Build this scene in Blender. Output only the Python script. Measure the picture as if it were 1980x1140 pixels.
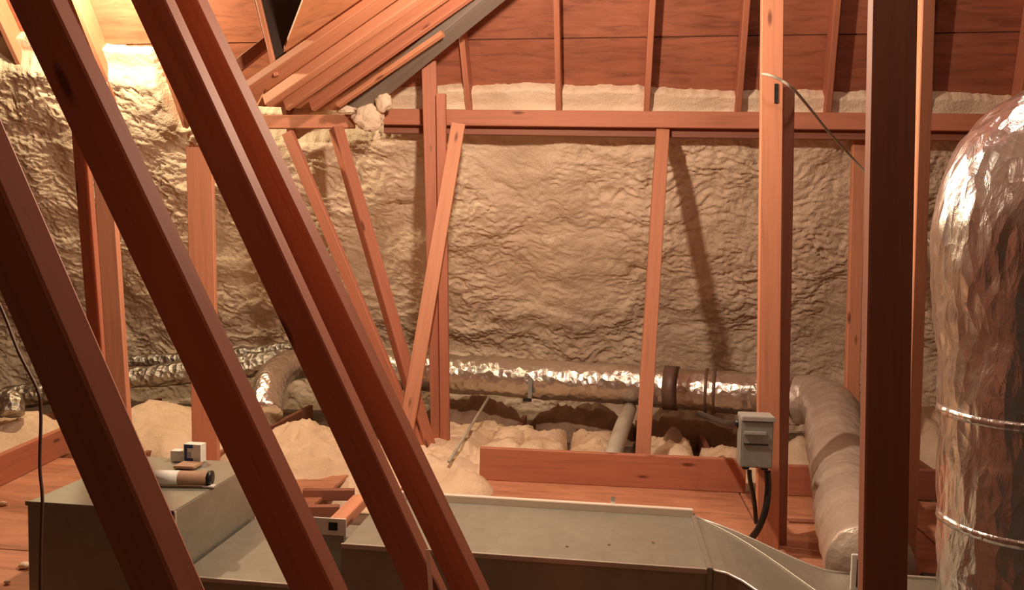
import bpy, bmesh, math, random
import numpy as np
from mathutils import Vector, Matrix
for o in list(bpy.data.objects): bpy.data.objects.remove(o)
S = bpy.context.scene
COL = S.collection
R = math.radians
# ------------------------------------------------------------------ camera, world, lamps, exposure
cam_d = bpy.data.cameras.new('camera'); cam = bpy.data.objects.new('camera', cam_d); COL.objects.link(cam)
S.camera = cam
FPX = 1500.0
cam_d.sensor_width = 36; cam_d.lens = FPX / 1980 * 36; cam_d.clip_start = .05
CAMROT = Matrix.Rotation(R(7.2), 3, 'Z') @ Matrix.Rotation(R(90 - 3.43), 3, 'X') @ Matrix.Rotation(.02, 3, 'Z')
CAMPOS = Vector((0, 0, 1.35))
cam.matrix_world = Matrix.Translation(CAMPOS) @ CAMROT.to_4x4()

w = bpy.data.worlds.new('world'); S.world = w; w.use_nodes = True
w.node_tree.nodes['Background'].inputs[0].default_value = (1, .62, .40, 1)
w.node_tree.nodes['Background'].inputs[1].default_value = .05
S.view_settings.view_transform = 'Standard'; S.view_settings.look = 'None'
S.view_settings.gamma = 1; S.view_settings.exposure = 0

def ray(px, py): return CAMROT @ Vector(((px - 990) / FPX, -(py - 570) / FPX, -1))
def P(px, py, d): return CAMPOS + ray(px, py) * d
def on_plane(px, py, n, q):
    r = ray(px, py); return CAMPOS + r * (n.dot(q - CAMPOS) / n.dot(r))
def PZ(px, py, z=0.): return on_plane(px, py, Vector((0, 0, 1)), Vector((0, 0, z)))
def PY(px, py, y): return on_plane(px, py, Vector((0, 1, 0)), Vector((0, y, 0)))

def lamp(name, loc, watts, col, rad):
    d = bpy.data.lights.new(name, 'POINT'); d.energy = watts; d.color = col; d.shadow_soft_size = rad
    o = bpy.data.objects.new(name, d); COL.objects.link(o); o.location = loc
lamp('work_lamp', P(925, -70, 3.0), 205, (1, .765, .56), .05)
lamp('attic_bulb', P(140, -80, 4.74), 170, (1, .84, .52), .05)
lamp('ridge_fill', (.7, 2.5, 3.5), 46, (1, .76, .60), .12)  # added fill, no lamp seen there; lights right faces of the leaning timbers
lamp('camera_side_fill', (1.0, .62, 2.9), 12, (1, .70, .50), .2)  # weak unseen fill above the camera, added to lift the timber faces

# ------------------------------------------------------------------ noise
rng = np.random.RandomState(7)
_p = rng.permutation(256); _p = np.concatenate([_p, _p, _p])
_g = rng.normal(size=(256, 3)); _g /= np.linalg.norm(_g, axis=1)[:, None]
def noise(x, y, z=0.):
    x, y, z = np.broadcast_arrays(np.asarray(x, float), np.asarray(y, float), np.asarray(z, float))
    xi, yi, zi = np.floor(x).astype(int), np.floor(y).astype(int), np.floor(z).astype(int)
    xf, yf, zf = x - xi, y - yi, z - zi
    xi &= 255; yi &= 255; zi &= 255
    u, v, t = [a * a * a * (a * (a * 6 - 15) + 10) for a in (xf, yf, zf)]
    def gr(i, j, k):
        g = _g[_p[_p[_p[xi + i] + yi + j] + zi + k]]
        return g[..., 0] * (xf - i) + g[..., 1] * (yf - j) + g[..., 2] * (zf - k)
    def mix(a, b, s): return a + (b - a) * s
    return mix(mix(mix(gr(0,0,0), gr(1,0,0), u), mix(gr(0,1,0), gr(1,1,0), u), v),
               mix(mix(gr(0,0,1), gr(1,0,1), u), mix(gr(0,1,1), gr(1,1,1), u), v), t) * 1.6

# ------------------------------------------------------------------ materials
def mat(name, base, rough=.6, metal=0.):
    m = bpy.data.materials.new(name); m.use_nodes = True
    b = m.node_tree.nodes['Principled BSDF']
    b.inputs['Base Color'].default_value = (*base, 1); b.inputs['Roughness'].default_value = rough
    b.inputs['Metallic'].default_value = metal
    return m, m.node_tree, b
def N(nt, t, **k):
    n = nt.nodes.new(t)
    for a, v in k.items():
        if a in n.inputs: n.inputs[a].default_value = v
        else: setattr(n, a, v)
    return n
def coords(nt, scale):
    tc = N(nt, 'ShaderNodeTexCoord'); mp = N(nt, 'ShaderNodeMapping'); mp.inputs['Scale'].default_value = scale
    oi = N(nt, 'ShaderNodeObjectInfo'); ad = N(nt, 'ShaderNodeVectorMath', operation='ADD')
    ml = N(nt, 'ShaderNodeMath', operation='MULTIPLY'); ml.inputs[1].default_value = 37
    nt.links.new(oi.outputs['Random'], ml.inputs[0])
    nt.links.new(tc.outputs['Object'], ad.inputs[0]); nt.links.new(ml.outputs[0], ad.inputs[1])
    nt.links.new(ad.outputs[0], mp.inputs[0])
    return mp.outputs[0], oi.outputs['Random']
def ramp(nt, fac, stops):
    r = N(nt, 'ShaderNodeValToRGB'); e = r.color_ramp.elements
    while len(e) < len(stops): e.new(.5)
    for el, (p, c) in zip(e, stops): el.position = p; el.color = (*c, 1)
    nt.links.new(fac, r.inputs[0]); return r.outputs[0]
def mixc(nt, fac, a, b, mode='MIX'):
    m = N(nt, 'ShaderNodeMix', data_type='RGBA', blend_type=mode)
    if isinstance(fac, float): m.inputs[0].default_value = fac
    else: nt.links.new(fac, m.inputs[0])
    for s, i in ((a, 6), (b, 7)):
        if isinstance(s, tuple): m.inputs[i].default_value = (*s, 1)
        else: nt.links.new(s, m.inputs[i])
    return m.outputs[2]
def bump(nt, b, h, strength, dist):
    n = N(nt, 'ShaderNodeBump'); n.inputs['Strength'].default_value = strength; n.inputs['Distance'].default_value = dist
    nt.links.new(h, n.inputs['Height']); nt.links.new(n.outputs[0], b.inputs['Normal'])

def wood(name, c, rough=.65, dark=.80, scale=(55, 55, 2.2)):
    m, nt, b = mat(name, c, rough)
    v, rnd = coords(nt, scale)
    n1 = N(nt, 'ShaderNodeTexNoise', Scale=1., Detail=6., Roughness=.6, Distortion=.6); nt.links.new(v, n1.inputs['Vector'])
    v2, _ = coords(nt, (9, 9, 2.6))
    vo = N(nt, 'ShaderNodeTexVoronoi', Scale=1.); nt.links.new(v2, vo.inputs['Vector'])
    d = tuple(x * dark for x in c)
    col = ramp(nt, n1.outputs[0], [(.28, d), (.5, c), (.75, tuple(min(1, x * 1.08) for x in c))])
    kn = ramp(nt, vo.outputs['Distance'], [(.06, (.24, .17, .12)), (.13, (1, 1, 1))])
    col = mixc(nt, .85, col, kn, 'MULTIPLY')
    r2 = ramp(nt, rnd, [(0, (.86, .80, .78)), (1, (1.0, 1.0, 1.0))])
    col = mixc(nt, 1., col, r2, 'MULTIPLY')
    nt.links.new(col, b.inputs['Base Color']); bump(nt, b, n1.outputs[0], .12, .001)
    return m
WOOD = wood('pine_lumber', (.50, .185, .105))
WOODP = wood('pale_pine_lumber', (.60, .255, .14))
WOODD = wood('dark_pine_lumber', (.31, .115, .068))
def ply(name, c, scale):
    m, nt, b = mat(name, c, .6)
    v, rnd = coords(nt, scale)
    n1 = N(nt, 'ShaderNodeTexNoise', Scale=1., Detail=7., Roughness=.62, Distortion=1.1); nt.links.new(v, n1.inputs['Vector'])
    v2, _ = coords(nt, (1.2, 1.2, 1.2))
    n2 = N(nt, 'ShaderNodeTexNoise', Scale=1.4, Detail=3.); nt.links.new(v2, n2.inputs['Vector'])
    col = ramp(nt, n1.outputs[0], [(.30, tuple(x * .62 for x in c)), (.48, c), (.70, tuple(min(1, x * 1.25) for x in c))])
    bl = ramp(nt, n2.outputs[0], [(.3, (.72, .66, .62)), (.7, (1, 1, 1))])
    nt.links.new(mixc(nt, 1., col, bl, 'MULTIPLY'), b.inputs['Base Color']); bump(nt, b, n1.outputs[0], .2, .002)
    return m
PLY = ply('roof_plywood', (.38, .130, .072), (3.2, 22, 22))
PLYF = ply('floor_plywood', (.56, .25, .145), (2.6, 16, 16))
def foam(name, c, c2, fine=70):
    m, nt, b = mat(name, c, .62)
    b.inputs['Specular IOR Level'].default_value = .35
    v, _ = coords(nt, (1, 1, 1))
    n1 = N(nt, 'ShaderNodeTexNoise', Scale=2.2, Detail=5.); nt.links.new(v, n1.inputs['Vector'])
    n2 = N(nt, 'ShaderNodeTexNoise', Scale=float(fine), Detail=4., Roughness=.6); nt.links.new(v, n2.inputs['Vector'])
    nt.links.new(ramp(nt, n1.outputs[0], [(.35, c2), (.62, c)]), b.inputs['Base Color'])
    bump(nt, b, n2.outputs[0], .7, .010)
    return m
PLYDARK = ply('dark_roof_plywood', (.16, .085, .055), (3.2, 22, 22))  # kept dark so the unseen roof and walls bounce less light
FOAM = foam('spray_foam', (.87, .68, .505), (.77, .585, .42))
BATT = foam('fibreglass_wool', (.80, .605, .43), (.62, .44, .29), 60)
KRAFT = foam('kraft_facing', (.38, .25, .17), (.24, .15, .10), 30)
def foil(name, c, rough, bs, bd, metal=1., sc=(9, 9, 9)):
    m, nt, b = mat(name, c, rough, metal)
    v, _ = coords(nt, sc)
    n1 = N(nt, 'ShaderNodeTexNoise', Scale=1., Detail=6., Roughness=.62, Distortion=1.4); nt.links.new(v, n1.inputs['Vector'])
    vo = N(nt, 'ShaderNodeTexVoronoi', Scale=2.4); nt.links.new(v, vo.inputs['Vector'])
    ad = N(nt, 'ShaderNodeMath', operation='ADD'); nt.links.new(n1.outputs[0], ad.inputs[0]); nt.links.new(vo.outputs['Distance'], ad.inputs[1])
    bump(nt, b, ad.outputs[0], bs, bd)
    return m
FOIL = foil('foil_jacket', (.80, .79, .78), .25, .45, .012, sc=(15, 15, 5))
FOILB = foil('foil_jacket_crinkled', (.66, .60, .54), .27, .5, .016, .9, sc=(8, 8, 8))
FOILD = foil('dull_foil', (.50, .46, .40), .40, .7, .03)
FLEX = foil('plastic_flex_jacket', (.46, .37, .30), .36, .4, .012, .25)
def galv(name, c, rough):
    m, nt, b = mat(name, c, rough, .55)
    v, _ = coords(nt, (1, 1, 1))
    vo = N(nt, 'ShaderNodeTexVoronoi', Scale=28.); nt.links.new(v, vo.inputs['Vector'])
    n2 = N(nt, 'ShaderNodeTexNoise', Scale=3., Detail=3.); nt.links.new(v, n2.inputs['Vector'])
    a = ramp(nt, vo.outputs['Color'], [(0, tuple(x * .93 for x in c)), (1, tuple(x * 1.05 for x in c))])
    bb = ramp(nt, n2.outputs[0], [(.3, (.84, .84, .82)), (.7, (1, 1, 1))])
    nt.links.new(mixc(nt, 1., a, bb, 'MULTIPLY'), b.inputs['Base Color'])
    bump(nt, b, n2.outputs[0], .12, .01)
    return m
GALV = galv('galvanised_steel', (.37, .355, .29), .42)
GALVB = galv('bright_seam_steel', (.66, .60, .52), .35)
SEAM = mat('seam_glint', (.86, .76, .66), .35, .3)[0]  # pale colour stands in for light caught along the metal edge
def plain(name, c, rough=.5, metal=0.):
    m, nt, b = mat(name, c, rough, metal)
    v, _ = coords(nt, (1, 1, 1))
    n = N(nt, 'ShaderNodeTexNoise', Scale=30., Detail=3.); nt.links.new(v, n.inputs['Vector'])
    nt.links.new(ramp(nt, n.outputs[0], [(.3, tuple(x * .88 for x in c)), (.7, c)]), b.inputs['Base Color'])
    return m
BLACK = plain('black_plastic', (.012, .011, .01), .4)
GREY = plain('grey_painted_steel', (.30, .31, .29), .38, .2)
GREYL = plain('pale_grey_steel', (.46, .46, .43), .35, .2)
WHITE = plain('white_card', (.80, .78, .72), .6)
BLUE = plain('blue_ink', (.03, .05, .20), .5)
PALEBLUE = plain('pale_blue_ink', (.35, .42, .50), .5)
CARD = plain('brown_card', (.42, .25, .15), .65)
TAPE = plain('brown_tape', (.16, .09, .065), .5)
PVC = plain('grey_pvc', (.48, .42, .34), .5)
STEEL = plain('bright_steel', (.82, .82, .80), .25, 1.)
BROWNWIRE = plain('brown_wire_sheath', (.10, .045, .02), .5)
MASTIC = plain('grey_mastic', (.42, .36, .29), .7)

# ------------------------------------------------------------------ object helpers
def setp(o, label=None, cat=None, group=None, kind=None):
    if label: o['label'] = label
    if cat: o['category'] = cat
    if group: o['group'] = group
    if kind: o['kind'] = kind
    return o
def mesh(name, verts, faces, m, parent=None, smooth=False):
    me = bpy.data.meshes.new(name); me.from_pydata([tuple(v) for v in verts], [], faces); me.update()
    bm = bmesh.new(); bm.from_mesh(me); bmesh.ops.recalc_face_normals(bm, faces=bm.faces); bm.to_mesh(me); bm.free()
    o = bpy.data.objects.new(name, me); COL.objects.link(o); me.materials.append(m)
    if smooth:
        for p in me.polygons: p.use_smooth = True
    if parent: o.parent = parent
    return o
def empty(name, loc, label, cat, group=None):
    o = bpy.data.objects.new(name, None); COL.objects.link(o); o.location = loc
    return setp(o, label, cat, group)
def box(name, lo, hi, m, parent=None, bev=.003):
    """axis-aligned box in world space (or the parent's space), origin at its base centre"""
    lo, hi = Vector(lo), Vector(hi); c = Vector(((lo.x + hi.x) / 2, (lo.y + hi.y) / 2, lo.z))
    bm = bmesh.new(); bmesh.ops.create_cube(bm, size=1)
    for v in bm.verts:
        v.co = Vector((v.co.x * (hi.x - lo.x), v.co.y * (hi.y - lo.y), (v.co.z + .5) * (hi.z - lo.z)))
    if bev: bmesh.ops.bevel(bm, geom=bm.edges[:], offset=bev, segments=2, affect='EDGES')
    me = bpy.data.meshes.new(name); bm.to_mesh(me); bm.free(); me.materials.append(m)
    o = bpy.data.objects.new(name, me); COL.objects.link(o); o.location = c
    if parent: o.parent = parent
    return o
def frame(axis, face):
    z = axis.normalized(); y = (face - z * face.dot(z)).normalized(); x = y.cross(z)
    return Matrix((x, y, z)).transposed()
def beam(name, label, cat, p0, p1, width, thick, face, m=None, group=None, parent=None, centre=False, warp=.0015):
    """board from p0 to p1: p0 and p1 lie on the middle of its wide front face, whose normal is face"""
    ax = p1 - p0; L = ax.length; M = frame(ax, face)
    n = max(2, int(L / .12)); off = 0 if centre else -thick / 2
    rs = random.Random(label or name); ph = rs.random() * 6
    vs, fs = [], []; b = min(.0035, thick * .12)
    prof = [(-width/2 + b, -thick/2), (width/2 - b, -thick/2), (width/2, -thick/2 + b), (width/2, thick/2 - b),
            (width/2 - b, thick/2), (-width/2 + b, thick/2), (-width/2, thick/2 - b), (-width/2, -thick/2 + b)]
    for i in range(n + 1):
        t = i / n; wx = math.sin(t * 2.4 + ph) * warp * L; wy = math.cos(t * 1.9 + ph) * warp * L * .5
        wx -= math.sin(ph) * warp * L * (1 - t) + math.sin(2.4 + ph) * warp * L * t
        wy -= math.cos(ph) * warp * L * .5 * (1 - t) + math.cos(1.9 + ph) * warp * L * .5 * t
        for (x, y) in prof: vs.append((x + wx, y + off + wy, t * L))
    for i in range(n):
        for j in range(8):
            a, c = i * 8 + j, i * 8 + (j + 1) % 8
            fs.append((a, c, c + 8, a + 8))
    fs.append(tuple(range(8))); fs.append(tuple(range(n * 8, n * 8 + 8)))
    o = mesh(name, vs, fs, m or WOOD, parent)
    o.matrix_world = Matrix.Translation(p0) @ M.to_4x4()
    if cat: setp(o, label, cat, group)
    return o
def to_z(p0, p1, z):
    """extend the line p0-p1 so that p1's end reaches height z"""
    d = p1 - p0; return p0 + d * ((z - p0.z) / d.z)
def corner_beam(name, label, cat, c0, c1, theta, width, thick, m, group=None):
    """board seen on its corner: c0-c1 is the near arris; the wide face looks left of the viewer by theta"""
    a = (c1 - c0).normalized(); mid = (c0 + c1) / 2; v = CAMPOS - mid; v = (v - a * v.dot(a)).normalized()
    right = CAMROT @ Vector((1, 0, 0))
    for s in (1, -1):
        nw = Matrix.Rotation(s * R(theta), 3, a) @ v
        nn = Matrix.Rotation(-s * R(90 - theta), 3, a) @ v
        if nn.dot(right) > 0: break
    off = -nn * (width / 2)
    return beam(name, label, cat, c0 + off, c1 + off, width, thick, nw, m, group)
def smooth_path(pts, k=6):
    out = []; n = len(pts)
    for i in range(n - 1):
        p0, p1, p2, p3 = pts[max(0, i-1)], pts[i], pts[i+1], pts[min(n-1, i+2)]
        for j in range(k):
            t = j / k
            out.append(.5 * ((2*p1) + (p2-p0)*t + (2*p0-5*p1+4*p2-p3)*t*t + (3*p1-p0-3*p2+p3)*t*t*t))
    out.append(pts[-1].copy()); return out
def tube(name, pts, rad, m, parent=None, seg=16, k=6, wr=0., wf=6., caps=True, ring=0., ringstep=.05, dense=None, seed=0.):
    path = smooth_path(pts, k) if k > 1 else pts
    if dense:
        q = [path[0]]
        for a, b2 in zip(path, path[1:]):
            n = max(1, int((b2 - a).length / dense))
            q += [a.lerp(b2, (i+1) / n) for i in range(n)]
        path = q
    n = len(path); o0 = path[0]; up = Vector((0, 0, 1)); acc = 0.
    t = (path[1] - path[0]).normalized()
    if abs(t.z) > .9: up = Vector((1, 0, 0))
    u = (up - t * up.dot(t)).normalized(); vs, fs = [], []
    for i, p in enumerate(path):
        t = (path[min(n-1, i+1)] - path[max(0, i-1)]).normalized()
        u = (u - t * u.dot(t)).normalized(); w2 = t.cross(u)
        if i: acc += (p - path[i-1]).length
        r = rad(i / (n - 1)) if callable(rad) else rad
        r *= 1 + ring * math.cos(acc / ringstep * 2 * math.pi)
        for j in range(seg):
            a = 2 * math.pi * j / seg; d = u * math.cos(a) + w2 * math.sin(a)
            vs.append(p + d * r - o0)
    V = np.array([tuple(v) for v in vs])
    if wr:
        C = np.repeat(np.array([tuple(p - o0) for p in path]), seg, axis=0); D = V - C
        D /= np.linalg.norm(D, axis=1)[:, None] + 1e-9
        h = noise(V[:, 0]*wf + seed, V[:, 1]*wf, V[:, 2]*wf) + .5 * (1 - 2*np.abs(noise(V[:, 0]*wf*2.3, V[:, 1]*wf*2.3 + seed, V[:, 2]*wf*2.3)))
        V = V + D * (h * wr)[:, None]
    for i in range(n - 1):
        for j in range(seg):
            a, c = i * seg + j, i * seg + (j + 1) % seg
            fs.append((a, c, c + seg, a + seg))
    if caps: fs.append(tuple(range(seg))); fs.append(tuple(range((n-1)*seg, n*seg)))
    o = mesh(name, V, fs, m, parent, smooth=True); o.location = o0
    return o
def mound(name, label, cx, cy, rx, ry, h, z0=-.10, seed=0., m=None, flat=.5, res=.022, lump=.35, kind=None, group=None, cat='insulation', rect=False):
    nx, ny = max(12, int(2 * rx / res)), max(12, int(2 * ry / res))
    X, Y = np.meshgrid(np.linspace(-1, 1, nx), np.linspace(-1, 1, ny), indexing='ij')
    if rect: r = np.maximum(np.abs(X), np.abs(Y)) + .05 * noise(X*rx*9 + seed, Y*ry*9)
    else: r = np.sqrt(X*X + Y*Y) + .16 * noise(X*rx*5 + seed, Y*ry*5, seed)
    prof = np.clip(1 - r, 0, 1) ** (.18 if rect else flat)
    wx, wy = X * rx, Y * ry
    lum = noise(wx*5 + seed, wy*5, 1.3) * .5 + (1 - 2*np.abs(noise(wx*9, wy*9 + seed, 4.))) * .32 + (1 - 2*np.abs(noise(wx*21, wy*21 + seed, 2.))) * .16
    Z = h * prof * (1 + lump * lum)
    V = np.stack([wx + .02*noise(wx*8, wy*8, 9+seed), wy + .02*noise(wx*8, wy*8, 19+seed), Z], -1).reshape(-1, 3)
    fs = [(i*ny+j, (i+1)*ny+j, (i+1)*ny+j+1, i*ny+j+1) for i in range(nx-1) for j in range(ny-1)]
    b0 = len(V)   # closed underside
    rim = [i*ny for i in range(nx)] + [(nx-1)*ny + j for j in range(1, ny)] + [i*ny + ny-1 for i in range(nx-2, -1, -1)] + [j for j in range(ny-2, 0, -1)]
    low = V[rim].copy(); low[:, 2] = -.012
    V = np.vstack([V, low]); k = len(rim)
    for a in range(k): fs.append((rim[a], rim[(a+1) % k], b0 + (a+1) % k, b0 + a))
    fs.append(tuple(b0 + a for a in range(k)))
    o = mesh(name, V, fs, m or BATT, smooth=True); o.location = (cx, cy, z0 + .012)
    return setp(o, label, cat, group, kind)
FWD = CAMROT @ Vector((0, 0, -1)); TOCAM = Vector((-FWD.x, -FWD.y, 0)).normalized()
SUB = -.14      # top of the ceiling boards below the joists

# ------------------------------------------------------------------ the roof shell
SLOPE = R(55)
NB = Vector((0, -math.sin(SLOPE), -math.cos(SLOPE))); DB = Vector((0, math.cos(SLOPE), -math.sin(SLOPE)))   # inward normal, down-slope
QB = P(1180, 205, 5.2)
def PB(px, py, off=0.): return on_plane(px, py, NB, QB + NB * off)
def slope_pt(x, z, off=0.):
    q = QB + NB * off; v = (q.z - z) / math.sin(SLOPE); p = q + DB * v; return Vector((x, p.y, p.z))
def slab(name, pts, n, th, m, kind='structure', label=None, cat=None):
    """flat sheet of real thickness; front face through pts, body behind (against n)"""
    o0 = sum(pts, Vector()) / len(pts); k = len(pts)
    x = Vector((0, 1, 0)) if abs(n.x) > .8 else Vector((1, 0, 0)); x = (x - n * x.dot(n)).normalized(); M = Matrix((x, n.cross(x), n)).transposed(); Mi = M.inverted()
    vs = [Mi @ (p - o0) for p in pts] + [Mi @ (p - o0 - n * th) for p in pts]
    fs = [tuple(range(k)), tuple(range(k, 2*k))] + [(i, (i+1) % k, (i+1) % k + k, i + k) for i in range(k)]
    o = mesh(name, vs, fs, m); o.matrix_world = Matrix.Translation(o0) @ M.to_4x4()
    return setp(o, label, cat, None, kind)
XL, XR = -6.2, 4.2
zj = PB(1180, 73, -.14).z
RIDGE = slope_pt(0, 5.6, -.14)
# sheathing courses; the joint between them is the dark line across the photo
slab('ceiling', [slope_pt(XL, -.14, -.14), slope_pt(XR, -.14, -.14), slope_pt(XR, zj - .004, -.14), slope_pt(XL, zj - .004, -.14)], NB, .015, PLY)
slab('ceiling', [slope_pt(XL, zj + .004, -.14), slope_pt(XR, zj + .004, -.14), slope_pt(XR, 5.6, -.14), slope_pt(XL, 5.6, -.14)], NB, .015, PLY)
slab('ceiling', [slope_pt(XL, zj - .1, -.156), slope_pt(XR, zj - .1, -.156), slope_pt(XR, zj + .1, -.156), slope_pt(XL, zj + .1, -.156)], NB, .01, PLYDARK)
ny = RIDGE.y; nf = Vector((0, math.sin(R(45)), -math.cos(R(45))))
slab('ceiling', [Vector((XL, ny, 5.6)), Vector((XR, ny, 5.6)), Vector((XR, ny - 4.6, 1.0)), Vector((XL, ny - 4.6, 1.0))], nf, .015, PLYDARK)
ye = slope_pt(0, SUB, -.14).y
slab('wall_left', [Vector((XL, ny - 4.6, SUB)), Vector((XL, ye, SUB)), Vector((XL, ny, 5.6)), Vector((XL, ny - 4.6, 1.0))], Vector((1, 0, 0)), .02, PLYDARK)
slab('wall_right', [Vector((XR, ny - 4.6, SUB)), Vector((XR, ye, SUB)), Vector((XR, ny, 5.6)), Vector((XR, ny - 4.6, 1.0))], Vector((-1, 0, 0)), .02, PLYDARK)
slab('floor', [Vector((XL, ny - 4.6, SUB)), Vector((XR, ny - 4.6, SUB)), Vector((XR, ye, SUB)), Vector((XL, ye, SUB))], Vector((0, 0, 1)), .02, ply('ceiling_boards', (.14, .09, .06), (4, 4, 4)))

# spray foam on the slope: one continuous crust
def build_foam():
    nu, nv = 860, 380
    zt = 3.15
    U = np.linspace(XL, XR, nu); vmax = (zt - (-.10)) / math.sin(SLOPE); Vv = np.linspace(0, vmax, nv)
    u, v = np.meshgrid(U, Vv, indexing='ij')
    bp = [(-80, 72), (35, 78), (120, 88), (180, 104), (290, 110), (340, 195), (430, 225), (600, 225), (690, 205), (745, 188), (1000, 181), (1240, 186), (1440, 196), (1640, 196), (1830, 198), (1980, 205)]
    pb = [PB(a, b, -.05) for a, b in bp]
    bx = [p.x for p in pb]; bv = [(zt - p.z) / math.sin(SLOPE) for p in pb]
    bound = np.interp(u, bx, bv) + .018 * noise(u * 6, 3.3) + .008 * noise(u * 23, 8.)
    d = v - bound
    bay = (u - .21) / .602; fr = bay - np.floor(bay) - .5            # -0.5..0.5 across a rafter bay
    step = np.clip((d - .10) / .16, 0, 1); step = step * step * (3 - 2 * step)
    edge = np.clip(d / .015, 0, 1)
    h = -.155 + edge * (.085 + .015 * noise(u * 5, v * 5)) + step * .085
    wu = u + .10 * noise(u * 1.7, v * 1.7, 5.) ; wv = v + .13 * noise(u * 2.3, v * 2.6, 7.) + .045 * noise(u * 7, v * 8, 27.) + .16 * fr * fr
    rough = np.clip(.70 + 1.1 * noise(u * 1.3, v * 1.1, 11.) + .9 * np.abs(fr) ** 1.5, .15, 1.3)
    big = noise(wu * 1.6, wv * 2.6, 1.) * .05 + np.cos(2 * math.pi * fr) * -.012
    rid1 = 1 - np.abs(noise(wu * 3.4, wv * 6.0, 2.)) * 2.2
    rid2 = 1 - np.abs(noise(wu * 9 + .7 * noise(u * 11, v * 11), wv * 15. + .6 * noise(u * 8, v * 9, 5.), 3.)) * 2.2
    rid3 = 1 - np.abs(noise(wu * 21 + .6 * noise(u * 25, v * 25), wv * 32., 4.)) * 2.2
    amp = .25 + .75 * step
    h = h + amp * edge * (big + .010 * rid1 * (.5 + .5 * rough) + 0.0120 * rid2 * (.25 + .75 * rough) + .0105 * rid3 * (.35 + .65 * rough))
    flare = np.clip((v - (zt - .75) / math.sin(SLOPE)) / .9, 0, 1); h = h + .30 * flare * flare
    base = np.array(QB + NB * 0); v0 = (QB.z - zt) / math.sin(SLOPE)
    o = np.array(slope_pt(0, zt)); db = np.array(DB); nb = np.array(NB)
    V = np.zeros((nu, nv, 3)); V += o; V[..., 0] += u; V += v[..., None] * db; V += h[..., None] * nb
    V = V.reshape(-1, 3); O = np.array([0, V[:, 1].mean(), 0]); V -= O
    I, J = np.meshgrid(np.arange(nu - 1), np.arange(nv - 1), indexing='ij'); A = (I * nv + J).ravel()
    keep = (edge[:-1, :-1] + edge[1:, 1:]).ravel() > 0
    A = A[keep]
    fs = np.stack([A, A + nv, A + nv + 1, A + 1], -1)
    me = bpy.data.meshes.new('wall_back')
    me.from_pydata(V.tolist(), [], fs.tolist()); me.update()
    bm = bmesh.new(); bm.from_mesh(me); bmesh.ops.delete(bm, geom=[x for x in bm.verts if not x.link_faces], context='VERTS'); bm.to_mesh(me); bm.free()
    for p in me.polygons: p.use_smooth = True
    me.materials.append(FOAM)
    ob = bpy.data.objects.new('wall_back', me); COL.objects.link(ob); ob.location = O
    setp(ob, 'cream spray foam crust covering the sloping roof', None, None, 'structure')
build_foam()

# rafters of the back slope
RX = [(-4.22, 'far left rafter at the edge of the photo, between two bright foam bays'),
      (-3.60, 'brightly lit rafter between the two glowing foam bays'),
      (-3.12, 'dark rafter closing the right side of the glowing foam bay'),
      (-2.33, 'shaded rafter ending behind the dark gusset and the leaning braces'),  # the gusset in this label is the dark panel for the shaded gap
      (-1.62, 'short rafter end just right of the torn foam smear above the purlin'),
      (-1.00, 'rafter right of the double post, first one clear of the hip bundle'),
      (-.38, 'rafter standing over the middle of the wide foam panel'),
      (.21, 'rafter right above the slim orange strut with a black shade line'),
      (.83, 'rafter just left of the post that carries the grey switch box'),
      (1.42, 'rafter between the switch-box post and the wide dark post'),
      (2.02, 'rafter right of the wide dark post, above the big foil duct'),
      (2.62, 'rightmost rafter above the top of the big foil duct')]
for x, lab in RX:
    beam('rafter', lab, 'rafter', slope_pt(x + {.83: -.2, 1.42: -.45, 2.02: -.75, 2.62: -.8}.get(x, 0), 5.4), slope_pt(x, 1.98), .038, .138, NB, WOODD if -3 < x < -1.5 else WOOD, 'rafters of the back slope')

# purlin with the recessed board below it
def hz(px0, py0, px1, py1, y, h, th, name, label, cat, m=None, group=None, rise=None):
    a, b = PY(px0, py0, y), PY(px1, py1, y)
    return beam(name, label, cat, a, b, h, th, Vector((0, -1, 0)), m, group)
hz(742, 225, 2250, 240, 5.14, .105, .038, 'purlin', 'long reddish purlin board running under the rafters to the right edge', 'purlin', WOOD)
hz(742, 244, 2250, 261, 5.22, .09, .05, 'purlin', 'darker lower board half buried in foam beneath the long purlin', 'purlin', WOODD)
hz(508, 235, 684, 234, 5.10, .09, .038, 'purlin', 'short purlin stub ending at the torn white foam', 'purlin', WOOD)

# ------------------------------------------------------------------ hip / valley bundle, upper middle
H0 = P(745, 195, 5.10); H1 = P(985, 0, 4.58); QL = P(515, 205, 4.72)
NL = (H1 - H0).cross(QL - H0).normalized()
if NL.z > 0: NL = -NL
def PL(px, py, off=0.): return on_plane(px, py, NL, H0 + NL * off)
slab('ceiling', [PL(498, 205, -.115), PL(536, 132, -.115), PL(640, -140, -.115), PL(1120, -130, -.115), PL(752, 186, -.115), PL(690, 215, -.115)], NL, .016, ply('valley_plywood', (.58, .25, .12), (3, 9, 9)))
def lraf(a, b, w, lab, m, off=.02, th=.06):
    p0, p1 = PL(*a, off), PL(*b, off)
    beam('jack_rafter', lab, 'rafter', p0, p1, w, th, NL, m, 'parallel boards of the hip bundle')
lraf((486, 178), (838, -62), .095, 'topmost bright orange board of the slanting bundle', WOODP, .0, .05)
lraf((518, 205), (888, -50), .050, 'second board down in the slanting bundle, meeting the short purlin', WOODP, .03, .07)
lraf((556, 213), (934, -50), .032, 'third board down in the slanting bundle, between two dark gaps', WOODP, .03, .07)
lraf((606, 214), (980, -50), .034, 'fourth board down in the slanting bundle, greyish and shaded', WOOD, .03, .07)
lraf((655, 207), (858, 68), .035, 'short pale board with a snapped end lying along the hip', WOODP, .07, .03)
hipm = wood('weathered_grey_lumber', (.25, .205, .17))
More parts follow.
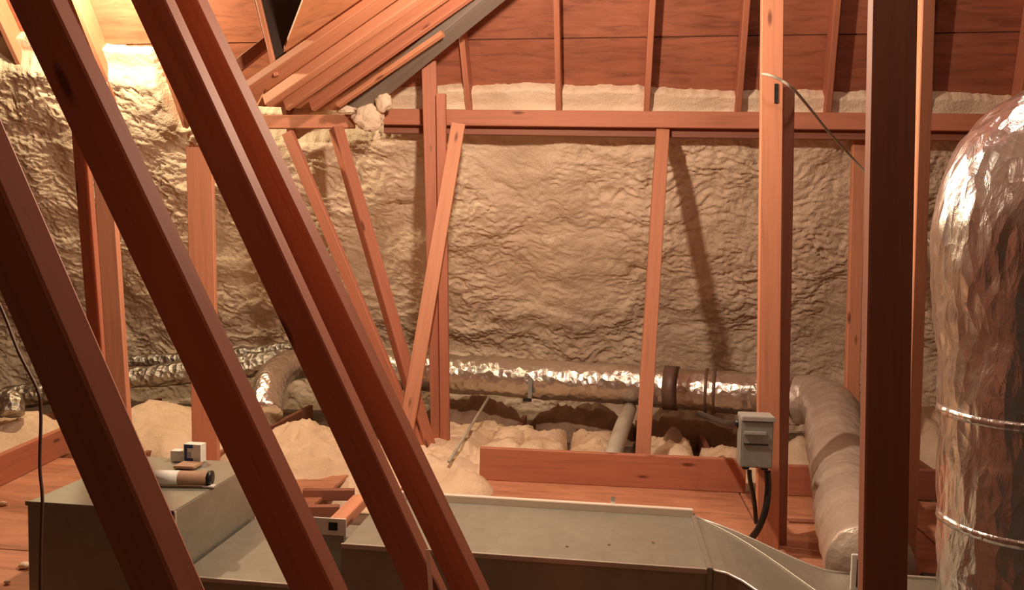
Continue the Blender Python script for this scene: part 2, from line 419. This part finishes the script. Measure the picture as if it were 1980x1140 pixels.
beam('hip_rafter', 'weathered grey hip rafter on the underside of the bundle', 'rafter', PL(690, 218, .0), PL(1010, -45, .0), .14, .07, NL, hipm)
# near-black panel put in for the shaded gap, and brace left of the bundle
slab('gap_shade_panel', [P(492, -30, 4.5), P(606, -30, 4.5), P(538, 138, 4.5), P(513, 60, 4.5)], TOCAM, .03, wood('gap_shade_black', (.03, .017, .012)), 'thing', 'nearly black wedge-shaped panel standing in for the shaded gap left of the slanting bundle', 'board')
beam('brace', 'narrow lit board edge running down beside the black gusset', 'brace', P(484, -60, 4.46), P(533, 146, 4.46), .028, .03, TOCAM, WOODP)  # its black gusset is the panel coloured dark for the shaded gap
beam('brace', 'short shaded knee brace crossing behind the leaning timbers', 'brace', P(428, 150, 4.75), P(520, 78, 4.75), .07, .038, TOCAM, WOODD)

# torn foam clumps on the hip end
def blob(name, label, c, r, m, seed, cat, sc=(1, 1, 1), n=3, amp=.35):
    bm = bmesh.new(); bmesh.ops.create_icosphere(bm, subdivisions=n, radius=1)
    V = np.array([tuple(v.co) for v in bm.verts])
    h = 1 + amp * noise(V[:, 0]*1.7 + seed, V[:, 1]*1.7, V[:, 2]*1.7) + amp * .6 * (1 - 2*np.abs(noise(V[:, 0]*3.6, V[:, 1]*3.6 + seed, V[:, 2]*3.6)))
    for v, k in zip(bm.verts, h): v.co = Vector((v.co.x*sc[0], v.co.y*sc[1], v.co.z*sc[2])) * r * float(k)
    me = bpy.data.meshes.new(name); bm.to_mesh(me); bm.free(); me.materials.append(m)
    for p in me.polygons: p.use_smooth = True
    o = bpy.data.objects.new(name, me); COL.objects.link(o); o.location = c
    return setp(o, label, cat)
blob('foam_clump', 'ragged white foam clump between the short and the long purlin', P(712, 226, 5.10), .085, FOAM, 3, 'foam', (1.15, .6, .95), 4, .22)
blob('foam_clump', 'small foam clump on top of the short purlin end', P(668, 211, 5.0), .035, FOAM, 8, 'foam', (1.6, .8, .7), 3)
blob('foam_clump', 'foam flake stuck above the left end of the long purlin', P(742, 196, 5.05), .05, FOAM, 5, 'foam', (1, .7, 1.2), 3)

# ------------------------------------------------------------------ posts and struts of the back row
def strut(name, label, a, da, b, db, w, t, m=None, face=None, z=SUB, cat='strut', group=None):
    p0, p1 = P(*a, da), P(*b, db)
    if z is not None: p1 = to_z(p0, p1, z)
    return beam(name, label, cat, p1, p0, w, t, face or TOCAM, m, group)
def turned(deg): return Matrix.Rotation(R(deg), 3, 'Z') @ TOCAM
strut('post', 'bright orange post left of the first glowing foam bay', (190, 220), 3.62, (226, 760), 3.62, .088, .038, WOODP, None, 0, 'post')
strut('post', 'narrow reddish board nailed to the left side of the bright orange post', (146, 220), 3.70, (186, 700), 3.70, .055, .06, WOOD, None, 0, 'post')
strut('post', 'orange post behind the second and third leaning timbers, ending under a rafter', (384, 284), 4.35, (396, 880), 4.35, .145, .038, WOODP, None, -.02, 'post')
strut('strut', 'slim strut half hidden behind the fourth leaning timber', (553, 256), 4.98, (748, 720), 4.98, .075, .038, WOOD, turned(-20), SUB)
strut('strut', 'leaning double-faced strut under the short purlin', (640, 248), 5.06, (786, 752), 5.0, .075, .075, WOOD, turned(-50), SUB)
strut('post', 'tall brown post reaching up to the hip rafter', (829, 118), 4.98, (846, 800), 5.15, .095, .038, WOOD, None, SUB, 'post')
strut('post', 'shorter reddish board doubled against the right side of the tall brown post', (852, 181), 4.94, (859, 790), 5.08, .062, .038, WOOD, turned(-4), SUB, 'post')
strut('brace', 'orange diagonal brace crossing in front of the doubled post', (886, 238), 4.96, (796, 765), 4.72, .09, .038, WOODP, None, SUB, 'brace')
strut('strut', 'slim orange strut standing against the notched curb board', (1283, 244), 5.04, (1244, 880), 4.60, .085, .038, WOODP, None, .0)
strut('strut', 'strut in front of the foam just left of the wide dark post', (1664, 244), 5.06, (1649, 780), 4.9, .085, .038, WOODP, None, SUB)
# post with the switch box: two studs side by side
PH = strut('post', 'tall pine post that carries the grey switch box', (1496, -160), 3.55, (1485, 1060), 3.55, .098, .045, WOODP, turned(-8), 0, 'post')
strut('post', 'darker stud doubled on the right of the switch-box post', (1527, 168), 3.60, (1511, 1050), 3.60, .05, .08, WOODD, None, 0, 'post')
# wide near post and the slim one behind it
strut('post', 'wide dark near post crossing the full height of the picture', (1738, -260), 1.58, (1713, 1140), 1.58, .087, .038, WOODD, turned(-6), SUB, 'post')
strut('post', 'slim orange lit post just behind the wide dark post', (1802, -160), 2.95, (1766, 900), 3.1, .055, .06, WOODP, turned(8), 0, 'post')

# leaning timbers in the foreground
def lean(label, c0, c1, d0, d1, theta, m=WOOD, w=.089, t=.038):
    a, b = P(*c0, d0), P(*c1, d1)
    top = a + (a - b) * (.75 if c0[1] < 100 else 1.1)
    corner_beam('leaning_timber', label, 'timber', to_z(top, b, SUB), top, theta, w, t, m, 'timbers leaning across the foreground')
lean('leftmost and nearest leaning timber, cut by the left edge of the photo', (119, 632), (340, 1140), .95, .95, 57)
lean('broad leaning timber, second from the left, crossing in front of the left sheet-metal box', (98, 0), (641, 1140), 1.33, 1.33, 43)
lean('third leaning timber, close against the fourth with a pale upper edge', (320, 0), (833, 1110), 1.78, 1.85, 36)
lean('fourth leaning timber, farthest of the row, its foot nearest the long duct', (382, 0), (927, 1140), 1.98, 2.0, 40, WOOD, .089, .042)

# ------------------------------------------------------------------ floor decking, curb boards and joists
def sheet(label, x0, x1, y0, y1, z=0., group='plywood decking'):
    o = box('plywood_sheet', (x0, y0, z - .018), (x1, y1, z), PLYF, None, .002)
    return setp(o, label, 'plywood', group)
DX = PZ(925, 930).x
sheet('plywood deck sheet in front of the curb board, left of the switch-box post', DX, .752, 3.30, 4.47)
sheet('plywood deck sheet lying just behind the long sheet-metal duct', DX, .752, 2.88, 3.292)
sheet('plywood deck sheet between the switch-box post and the slim lit post', .76, 1.55, 3.30, 4.47)
sheet('plywood deck sheet under the big box at the right', .76, 3.2, 2.70, 3.292)
sheet('plywood deck sheet behind the wide dark post', 1.558, 3.2, 3.30, 4.47)
sheet('bare plywood sheet left of the sheet-metal box', -4.4, -1.5, 3.005, 4.35)
sheet('bare plywood sheet at the lower left corner', -4.4, -2.04, 2.3, 3.0)
for i in range(16):
    x = -4.35 + i * .46
    if x > 3.3: break
    hi = 4.46 if x < 2 else 4.46
    setp(box('joist', (x - .019, 1.2, SUB), (x + .019, 6.3, -.019), WOODD, None, .002), 'dark ceiling joist lying under the deck and insulation', 'joist', 'ceiling joists')
def curb(label, a, b, h=.19, z=0., m=WOOD):
    p0, p1 = PZ(*a, z), PZ(*b, z); up = Vector((0, 0, h / 2))
    f = (p1 - p0).cross(Vector((0, 0, 1))); f = f if f.dot(CAMPOS - p0) > 0 else -f
    return beam('curb_board', label, 'board', p0 + up, p1 + up, h, .038, f, m)
curb('reddish knotty curb board at the back of the deck, left of the switch box', (927, 927), (1441, 953))
curb('curb board stub between the switch-box post and the flex duct', (1524, 958), (1730, 966), .17)
curb('dark curb board seen right of the wide dark post', (1742, 966), (1985, 972), .17, 0., WOODD)
curb('curb board laid on the plywood at the left edge of the photo', (-90, 985), (140, 872), .17, 0., WOOD)
for a, b, lab in (((585, 968), (684, 968), 'short crosspiece of floor framing just below the insulation pile'),
                  ((590, 1002), (655, 1001), 'second short crosspiece of floor framing, behind the white plate')):
    p0, p1 = PZ(*a, -.02), PZ(*b, -.02)
    beam('blocking', lab, 'board', p0 + Vector((0, 0, .03)), p1 + Vector((0, 0, .03)), .06, .038, TOCAM, WOODD)
# cleat lying on the deck-side strips right of the post
a, b = PZ(1524, 1008), PZ(1610, 1012)
beam('cleat', 'thin dark cleat nailed across the deck right of the switch-box post', 'board', a + Vector((0, 0, .012)), b + Vector((0, 0, .012)), .04, .012, Vector((0, 0, 1)), WOODD)

# ------------------------------------------------------------------ insulation
def pz_mound(px, py, rx, ry, h, lab, seed, **k):
    p = PZ(px, py, 0.); return mound('insulation_pile' if not k.get('rect') else 'insulation_batt', lab, p.x, p.y, rx, ry, h, SUB, seed, **k)
pz_mound(600, 880, .62, .62, .30, 'large pale insulation pile between the second and third leaning timbers', 1., lump=.55)
pz_mound(893, 945, .24, .33, .24, 'rounded insulation lump spilling over the left end of the deck', 2., flat=.6)
pz_mound(820, 900, .45, .40, .22, 'insulation heap at the foot of the crossed struts', 6.)
pz_mound(300, 830, .75, .62, .30, 'insulation heap behind the left sheet-metal box', 3.)
pz_mound(40, 845, .62, .50, .26, 'yellowish insulation heap behind the curb board at the left edge', 4.)
pz_mound(1800, 850, .5, .55, .34, 'insulation heap seen between the slim lit post and the big foil duct', 5.)
pz_mound(1545, 880, .22, .35, .22, 'small insulation heap right of the switch-box post', 7.)
bat = [(895, .26, 4.55, 5.75, 'insulation batt left of the slim rod, nearest the doubled post'),
       (985, .165, 4.62, 5.7, 'insulation batt behind the left end of the curb board, dark slot on its right'),
       (1053, .165, 4.55, 5.62, 'plump insulation batt behind the first knot of the curb board'),
       (1150, .165, 4.56, 5.6, 'insulation batt just left of the grey pipe'),
       (1285, .165, 4.58, 5.5, 'insulation batt behind the slim orange strut'),
       (1385, .165, 4.55, 5.35, 'insulation batt left of the switch box')]
for i, (px, hw, y0, y1, lab) in enumerate(bat):
    x = PZ(px, 840, .03).x
    mound('insulation_batt', lab, x, (y0 + y1) / 2, hw, (y1 - y0) / 2, .21, SUB, 20. + i * 3.7, rect=True, lump=.42, group='insulation batts between the joists')
for i, (px, py, hw, hy, h, lab) in enumerate([(930, 783, .42, .22, .22, 'crumpled brown paper facing under the left part of the foil duct'),
                                    (1130, 790, .42, .20, .22, 'crumpled brown paper facing beneath the hanger strap'),
                                    (1330, 808, .40, .22, .24, 'crumpled brown paper facing near the black conduit')]):
    p = PZ(px, py, 0.); mound('paper_facing', lab, p.x, min(p.y, 6.1), hw, hy, h, SUB, 50. + i * 5, m=KRAFT, lump=.8, flat=.3, cat='insulation', group='torn brown paper facings')
p = PZ(1300, 862, .04); mound('paper_facing', 'brown torn facing flap right of the slim orange strut', p.x, p.y, .13, .13, .24, SUB, 71., m=KRAFT, lump=.6, cat='insulation')

# ------------------------------------------------------------------ round ducts
t = empty('foil_duct', P(650, 704, 6.2), 'long shiny foil duct running along the foot of the foam wall', 'duct')
def kid(o, root):
    o.parent = root; o.location = Vector(o.location) - Vector(root.location); return o
path = [P(650, 704, 6.2), P(870, 722, 6.0), P(1130, 738, 5.72), P(1400, 757, 5.42), P(1548, 766, 5.25)]
kid(tube('jacket', path, .145, FOILB, None, 48, 6, .012, 4., dense=.025), t)
def ringat(p, d, r, wd, m, name, root, sub=.5):
    d = d.normalized(); return kid(tube(name, [p - d * wd / 2, p + d * wd / 2], r, m, None, 40, 1), root)
dirv = path[3] - path[2]
def on(px, i=2):
    a, b = path[i], path[i+1]; best = min((k / 200 for k in range(201)), key=lambda s: abs((CAMROT.transposed() @ (a.lerp(b, s) - CAMPOS)).x / -(CAMROT.transposed() @ (a.lerp(b, s) - CAMPOS)).z * FPX + 990 - px))
    return a.lerp(b, best)
o = ringat(on(1298), dirv, .158, .10, TAPE, 'tape_band', t); o['label'] = 'brown tape band'
for px in (1366, 1381):
    o = ringat(on(px), dirv, .158, .018, TAPE, 'strap', t); o['label'] = 'thin dark strap'
a = on(1030, 1)
o = kid(box('hanger_strap', a + Vector((-.015, -.175, -.12)), a + Vector((.015, -.165, .03)), GREY, None, .001), t); o['label'] = 'dark hanger strap'
o = kid(box('hanger_foot', a + Vector((-.05, -.18, -.14)), a + Vector((.012, -.15, -.115)), BLACK, None, .001), t); o['label'] = 'black hanger foot'
o = tube('foil_elbow', [P(640, 700, 6.05), P(585, 702, 5.95), P(545, 715, 5.75), P(522, 745, 5.5), P(512, 800, 5.3)], .115, FOIL, None, 36, 6, .008, 6., dense=.03)
setp(o, 'bright foil elbow peeking between the second and third leaning timbers', 'duct')
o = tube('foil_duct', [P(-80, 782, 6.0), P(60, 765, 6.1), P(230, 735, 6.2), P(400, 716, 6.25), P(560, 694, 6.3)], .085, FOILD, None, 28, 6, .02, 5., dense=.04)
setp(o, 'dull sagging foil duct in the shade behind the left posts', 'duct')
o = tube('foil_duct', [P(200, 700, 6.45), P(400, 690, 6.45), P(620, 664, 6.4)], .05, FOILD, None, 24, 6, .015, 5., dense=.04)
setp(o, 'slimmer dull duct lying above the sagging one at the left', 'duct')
o = tube('foil_duct', [P(-70, 770, 5.2), P(-10, 768, 5.2), P(22, 772, 5.15), P(26, 800, 5.1)], .06, FOILD, None, 24, 6, .01, 5., dense=.03)
setp(o, 'small dark foil duct end at the left edge of the photo', 'duct')
# flex duct coming forward
t = empty('flex_duct', P(1680, 1130, 2.62), 'fat pinkish flex duct bending forward onto the box at the right', 'duct')
fp = [P(1535, 772, 5.22), P(1580, 775, 5.12), P(1607, 795, 4.85), P(1618, 850, 4.3), P(1638, 935, 3.65), P(1655, 1010, 3.2), P(1684, 1100, 2.80)]
kid(tube('jacket', fp, lambda s: .165 - .012 * s, FLEX, None, 56, 8, .006, 7., ring=.018, ringstep=.16, dense=.02), t)
fd = fp[1] - fp[0]; kid(tube('collar', [fp[0] - fd.normalized() * .03, fp[0] + fd.normalized() * .03], .172, FOIL, None, 40, 1), t)
# grey pipe and slim rod among the batts
setp(tube('pipe', [P(1217, 790, 5.55), P(1200, 835, 5.0), P(1182, 888, 4.6)], .052, PVC, None, 24, 4), 'grey round pipe lying between two insulation batts', 'pipe')
setp(tube('rod', [P(945, 768, 5.7), P(868, 892, 4.6)], .010, PVC, None, 12, 1), 'thin grey rod lying slantwise over the insulation batts', 'rod')

# big vertical foil duct at the right
t = empty('foil_duct', P(1965, 1290, 2.0), 'big crinkled foil duct rising at the right edge and bending over at the top', 'duct')
vp = [P(1967, 1285, 2.0), P(1968, 1100, 2.0), P(1970, 900, 2.0), P(1972, 700, 2.0), P(1966, 520, 2.0), P(1965, 430, 2.0), P(1990, 340, 2.02), P(2060, 285, 2.05), P(2170, 262, 2.1)]
kid(tube('jacket', vp, lambda s: .183 + .012 * math.exp(-((s - .62) / .12) ** 2), FOIL, None, 96, 8, .0075, 9., dense=.012, ring=.0), t)
for py, wd in ((505, .014), (800, .010), (1010, .010)):
    p = P(1970, py, 2.0); kid(tube('foil_band', [p - Vector((0, 0, wd)), p + Vector((0, 0, wd))], .1875, FOIL, None, 64, 1, .004, 14.), t)

# ------------------------------------------------------------------ sheet-metal ducts
def hull(name, secs, m, parent=None):
    """loft through rectangular sections, each (x, ylo, yhi, zlo, zhi)"""
    vs, fs = [], []
    for x, a, b, c, d in secs: vs += [(x, a, c), (x, b, c), (x, b, d), (x, a, d)]
    for i in range(len(secs) - 1):
        for j in range(4):
            p, q = i*4 + j, i*4 + (j+1) % 4; fs.append((p, q, q+4, p+4))
    fs.append((0, 1, 2, 3)); k = (len(secs)-1) * 4; fs.append((k, k+1, k+2, k+3))
    o = mesh(name, vs, fs, m, parent)
    return o
t = empty('sheet_metal_duct', (0, 2.7, .0), 'long galvanised rectangular duct in the lower middle with a bright far seam', 'duct')
x0, x1, y0, y1, zt = -.87, .335, 2.455, 2.945, .35
kid(box('duct_body', (x0, y0, -.018), (x1, y1, zt), GALV, None, .004), t)
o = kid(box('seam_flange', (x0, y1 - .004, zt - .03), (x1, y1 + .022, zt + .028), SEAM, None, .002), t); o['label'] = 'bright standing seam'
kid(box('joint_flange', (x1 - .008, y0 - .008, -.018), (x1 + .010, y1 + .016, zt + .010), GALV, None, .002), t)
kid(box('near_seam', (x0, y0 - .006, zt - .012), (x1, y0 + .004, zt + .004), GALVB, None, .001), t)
for dx in (-.12, .02, .17):
    o = kid(box('screw', (dx - .005, 2.6 + dx * .3, zt), (dx + .005, 2.61 + dx * .3, zt + .004), STEEL, None, .001), t)
# transition
t = empty('duct_transition', (.55, 2.4, 0), 'flared sheet-metal transition sweeping from the long duct toward the right box', 'duct')
secs = []
for i in range(13):
    s = i / 12; e = s * s * (3 - 2 * s)
    secs.append((.347 + .50 * s, 2.455 - .70 * e - 2.0 * 0, 2.94 - .19 * min(1, s * 1.25) ** .8, -.018, .35 - .10 * e))
kid(hull('transition_body', secs, GALV), t)
vs = [Vector((s[0], s[2], s[4])) for s in secs]
kid(tube('seam', vs, .006, GALVB, None, 8, 1), t)
vs = [Vector((s[0], s[1], s[4])) for s in secs]
kid(tube('seam', vs, .006, GALVB, None, 8, 1), t)
vs = [Vector((s[0], s[1] + (s[2]-s[1]) * (1 - .45 * i / 12), s[4] + .001)) for i, s in enumerate(secs)]
kid(tube('crease', vs, .004, GALV, None, 8, 1), t)
# plenum at the right
t = empty('sheet_metal_box', (1.6, 2.2, 0), 'low galvanised box under the big foil duct at the lower right', 'duct')
kid(box('box_body', (.852, 1.755, -.018), (2.4, 2.75, .25), GALV, None, .004), t)
kid(box('seam_flange', (.852, 2.746, .235), (2.4, 2.76, .258), GALVB, None, .001), t)
c = P(1652, 1085, 2.66)
t = empty('duct_collar', c, 'small bracket with a black slot beside the foot of the flex duct', 'bracket')
c0 = P(1653, 1122, 2.55)
kid(box('bracket', (c0.x - .012, c0.y, .25), (c0.x + .03, c0.y + .012, .37), WHITE, None, .002), t)
kid(box('slot', (c0.x + .004, c0.y - .004, .262), (c0.x + .022, c0.y + .001, .355), BLACK, None, .001), t)
# black tray behind the right box
p = PZ(1765, 1082, .12); q = PZ(1850, 1082, .12)
setp(box('tray', (p.x, 2.85, 0), (q.x + .2, 3.2, .10), BLACK, None, .006), 'black tray on the deck behind the low box at the right', 'tray')

# left box and the low duct that joins it to the long duct
t = empty('sheet_metal_box', (-1.75, 2.77, -.018), 'tall galvanised box at the lower left with a cardboard tube on top', 'duct')
kid(box('box_body', (-2.03, 2.465, -.018), (-1.475, 3.09, .42), GALV, None, .004), t)
kid(box('seam', (-1.479, 2.46, -.018), (-1.468, 2.475, .42), GALVB, None, .002), t)
kid(box('top_seam', (-2.034, 2.460, .408), (-1.471, 2.468, .424), GALV, None, .001), t)
t = empty('sheet_metal_duct', (-1.2, 2.7, 0), 'low galvanised duct joining the left box to the long duct', 'duct')
kid(box('duct_body', (-1.465, 2.47, -.018), (-.885, 3.06, .19), GALV, None, .004), t)
kid(box('near_seam', (-1.465, 2.464, .18), (-.885, 2.474, .194), GALVB, None, .001), t)
# mastic and white plate at the end of the long duct
blob('sealant_lump', 'rough grey sealant lump at the left end of the long duct', PZ(650, 1060, .205), .032, MASTIC, 2, 'sealant', (1.2, .8, .9))
c = P(642, 1018, 2.72)
t = empty('access_plate', c, 'small white plate with a black square opening near the left end of the long duct', 'plate')
kid(box('plate', c + Vector((-.075, 0, -.03)), c + Vector((.05, .006, .03)), WHITE, None, .001), t)
kid(box('opening', c + Vector((-.012, -.003, -.012)), c + Vector((.02, .001, .016)), BLACK, None, .001), t)
kid(box('mount', c + Vector((-.06, .006, .19 - c.z)), c + Vector((.04, .03, -.02)), GALV, None, .001), t)
a, b = P(645, 1008, 2.78), P(698, 955, 3.08)
beam('timber_offcut', 'pale offcut of lumber slanting beside the third leaning timber', 'board', a, b, .07, .038, (TOCAM + Vector((-.3, 0, 1))).normalized(), WOODP)

# ------------------------------------------------------------------ things on the left box
zt = .424
a, b = PZ(250, 922, zt + .028), PZ(408, 924, zt + .028)
t = empty('cardboard_tube', a, 'cardboard tube lying on top of the left sheet-metal box', 'tube')
kid(tube('tube_wall', [a, b], .027, CARD, None, 32, 1), t)
d = (b - a).normalized(); o = kid(tube('tube_end', [b - d * .010, b + d * .004], .0285, BLACK, None, 32, 1), t); o['label'] = 'dark end cap'
m0 = a.lerp(b, .45); o = kid(tube('highlight_band', [m0 - d * .05, m0 + d * .05], .0278, WHITE, None, 32, 1), t); o['label'] = 'white band standing in for a highlight'  # white sleeve paints the pale highlight on the tube
p = PZ(388, 886, zt)
t = empty('carton', p, 'small white carton with a blue square mark on the back of the left box', 'carton')
t.location = (p.x, 3.035, zt)
def lb(name, lo, hi, m):
    o = box(name, lo, hi, m, None, .0008); o.location = Vector(o.location); o.parent = t; return o
lb('carton_body', (-.038, -.015, 0), (.038, .03, .078), WHITE)
lb('carton_flap', (-.10, -.01, 0), (-.040, .03, .045), WHITE)
lb('blue_mark', (-.034, -.0165, .004), (-.022, -.0152, .076), BLUE)
lb('blue_mark', (-.0218, -.0165, .062), (.004, -.0152, .076), BLUE)
lb('blue_mark', (-.0218, -.0165, .004), (.004, -.0152, .020), BLUE)
lb('pale_mark', (-.0200, -.0165, .024), (-.002, -.0152, .046), PALEBLUE)
p = PZ(362, 903, zt); setp(box('card_scrap', (p.x - .045, p.y - .03, zt), (p.x + .045, p.y + .05, zt + .012), CARD, None, .003), 'brown cardboard scrap between the tube and the white carton', 'scrap')
p = PZ(403, 941, zt); setp(box('paper_scrap', (p.x - .02, p.y - .01, zt), (p.x + .022, p.y + .018, zt + .006), WHITE, None, .001), 'white paper scrap in front of the end of the tube', 'scrap')
p = P(1185, 985, 2.97)
setp(box('metal_clip', (p.x - .008, 2.962, .352), (p.x + .008, 2.966, .404), STEEL, None, .001), 'small bright clip standing on the far seam of the long duct', 'clip')
p = PZ(1540, 950); 
# debris on the left plywood
for i, (px, py, s, lab) in enumerate([(48, 1096, .017, 'larger pale foam crumb on the plywood left of the box'), (14, 1126, .009, 'tiny pale foam crumb at the lower left corner'),
                                      (6, 975, .014, 'pale foam crumb beside the left curb board')]):
    q = PZ(px, py, .006); blob('foam_crumb', lab, q + Vector((0, 0, s * .5)), s, FOAM, i * 3.1, 'foam', (1.3, 1, .7), 2)

# ------------------------------------------------------------------ switch box and cables
c = P(1461, 903, 3.40)
t = empty('switch_box', c, 'grey electrical switch box fixed to the pine post', 'switch box')
t.rotation_euler = (0, 0, math.atan2(TOCAM.x, -TOCAM.y) + R(-6))
def lk(name, lo, hi, m, bev=.003):
    o = box(name, lo, hi, m, None, bev); o.parent = t; return o
lk('enclosure', (-.068, -.01, 0), (.068, .085, .225), GREY)
lk('cover', (-.064, -.022, .006), (.064, -.011, .205), GREY)
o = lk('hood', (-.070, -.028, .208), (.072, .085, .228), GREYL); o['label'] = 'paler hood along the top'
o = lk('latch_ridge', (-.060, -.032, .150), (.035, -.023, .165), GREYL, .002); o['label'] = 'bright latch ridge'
lk('cover_lip', (-.060, -.028, .104), (.045, -.023, .110), BLACK, .001)
lk('conduit_hub', (-.052, .02, -.018), (-.022, .05, -.001), BLACK, .003)
lk('conduit_hub', (.028, .02, -.018), (.058, .05, -.001), BLACK, .003)
setp(tube('cable', [P(1449, 908, 3.42), P(1450, 925, 3.42), P(1455, 950, 3.43), P(1459, 975, 3.45), P(1462, 1010, 3.49)], .010, BLACK, None, 12), 'short black cable hanging from the left of the switch box', 'cable')
setp(tube('cable', [P(1484, 910, 3.42), P(1485, 945, 3.42), P(1480, 985, 3.41), P(1466, 1022, 3.42), P(1449, 1045, 3.45), P(1440, 1056, 3.47)], .0145, BLACK, None, 14), 'longer black cable curving down from the switch box to the deck', 'cable')
setp(tube('conduit', [P(1430, 818, 3.46), P(1408, 820, 3.6), P(1385, 813, 3.9), P(1352, 800, 4.6)], .019, BLACK, None, 14), 'black flexible conduit entering the left side of the switch box', 'conduit')
setp(tube('wire', [P(1474, 143, 3.50), P(1490, 146, 3.46), P(1510, 155, 3.46), P(1533, 171, 3.48), P(1560, 202, 3.7), P(1600, 252, 4.0), P(1648, 305, 4.4), P(1720, 385, 4.5), P(1785, 455, 4.3), P(1838, 500, 4.2)], .0065, PVC, None, 10), 'thin pale wire slung from the switch-box post down past the wide dark post', 'wire')
setp(tube('wire', [P(-60, 480, 2.3), P(0, 590, 2.3), P(36, 680, 2.28), P(72, 752, 2.26), P(79, 800, 2.26), P(77, 900, 2.26), P(82, 965, 2.26), P(79, 1060, 2.26), P(76, 1375, 2.26)], .0045, BROWNWIRE, None, 8), 'thin brown wire hanging beside the nearest leaning timber', 'wire')
a, b = P(827, 1062, 1.76), P(838, 1210, 1.76)
beam('metal_strap', 'thin bright metal strip hanging beside the third leaning timber', 'strap', a, b, .010, .002, TOCAM, SEAM)
# mortise slot in the pine post
p = P(1502, 198, 3.53); inv = PH.matrix_world.inverted(); bpy.context.view_layer.update(); inv = PH.matrix_world.inverted()
q = inv @ p
o = box('slot', (-.008, -.004, -.045), (.008, .002, .045), BLACK, None, .001); o.parent = PH; o.location = (q.x, .0015, q.z)
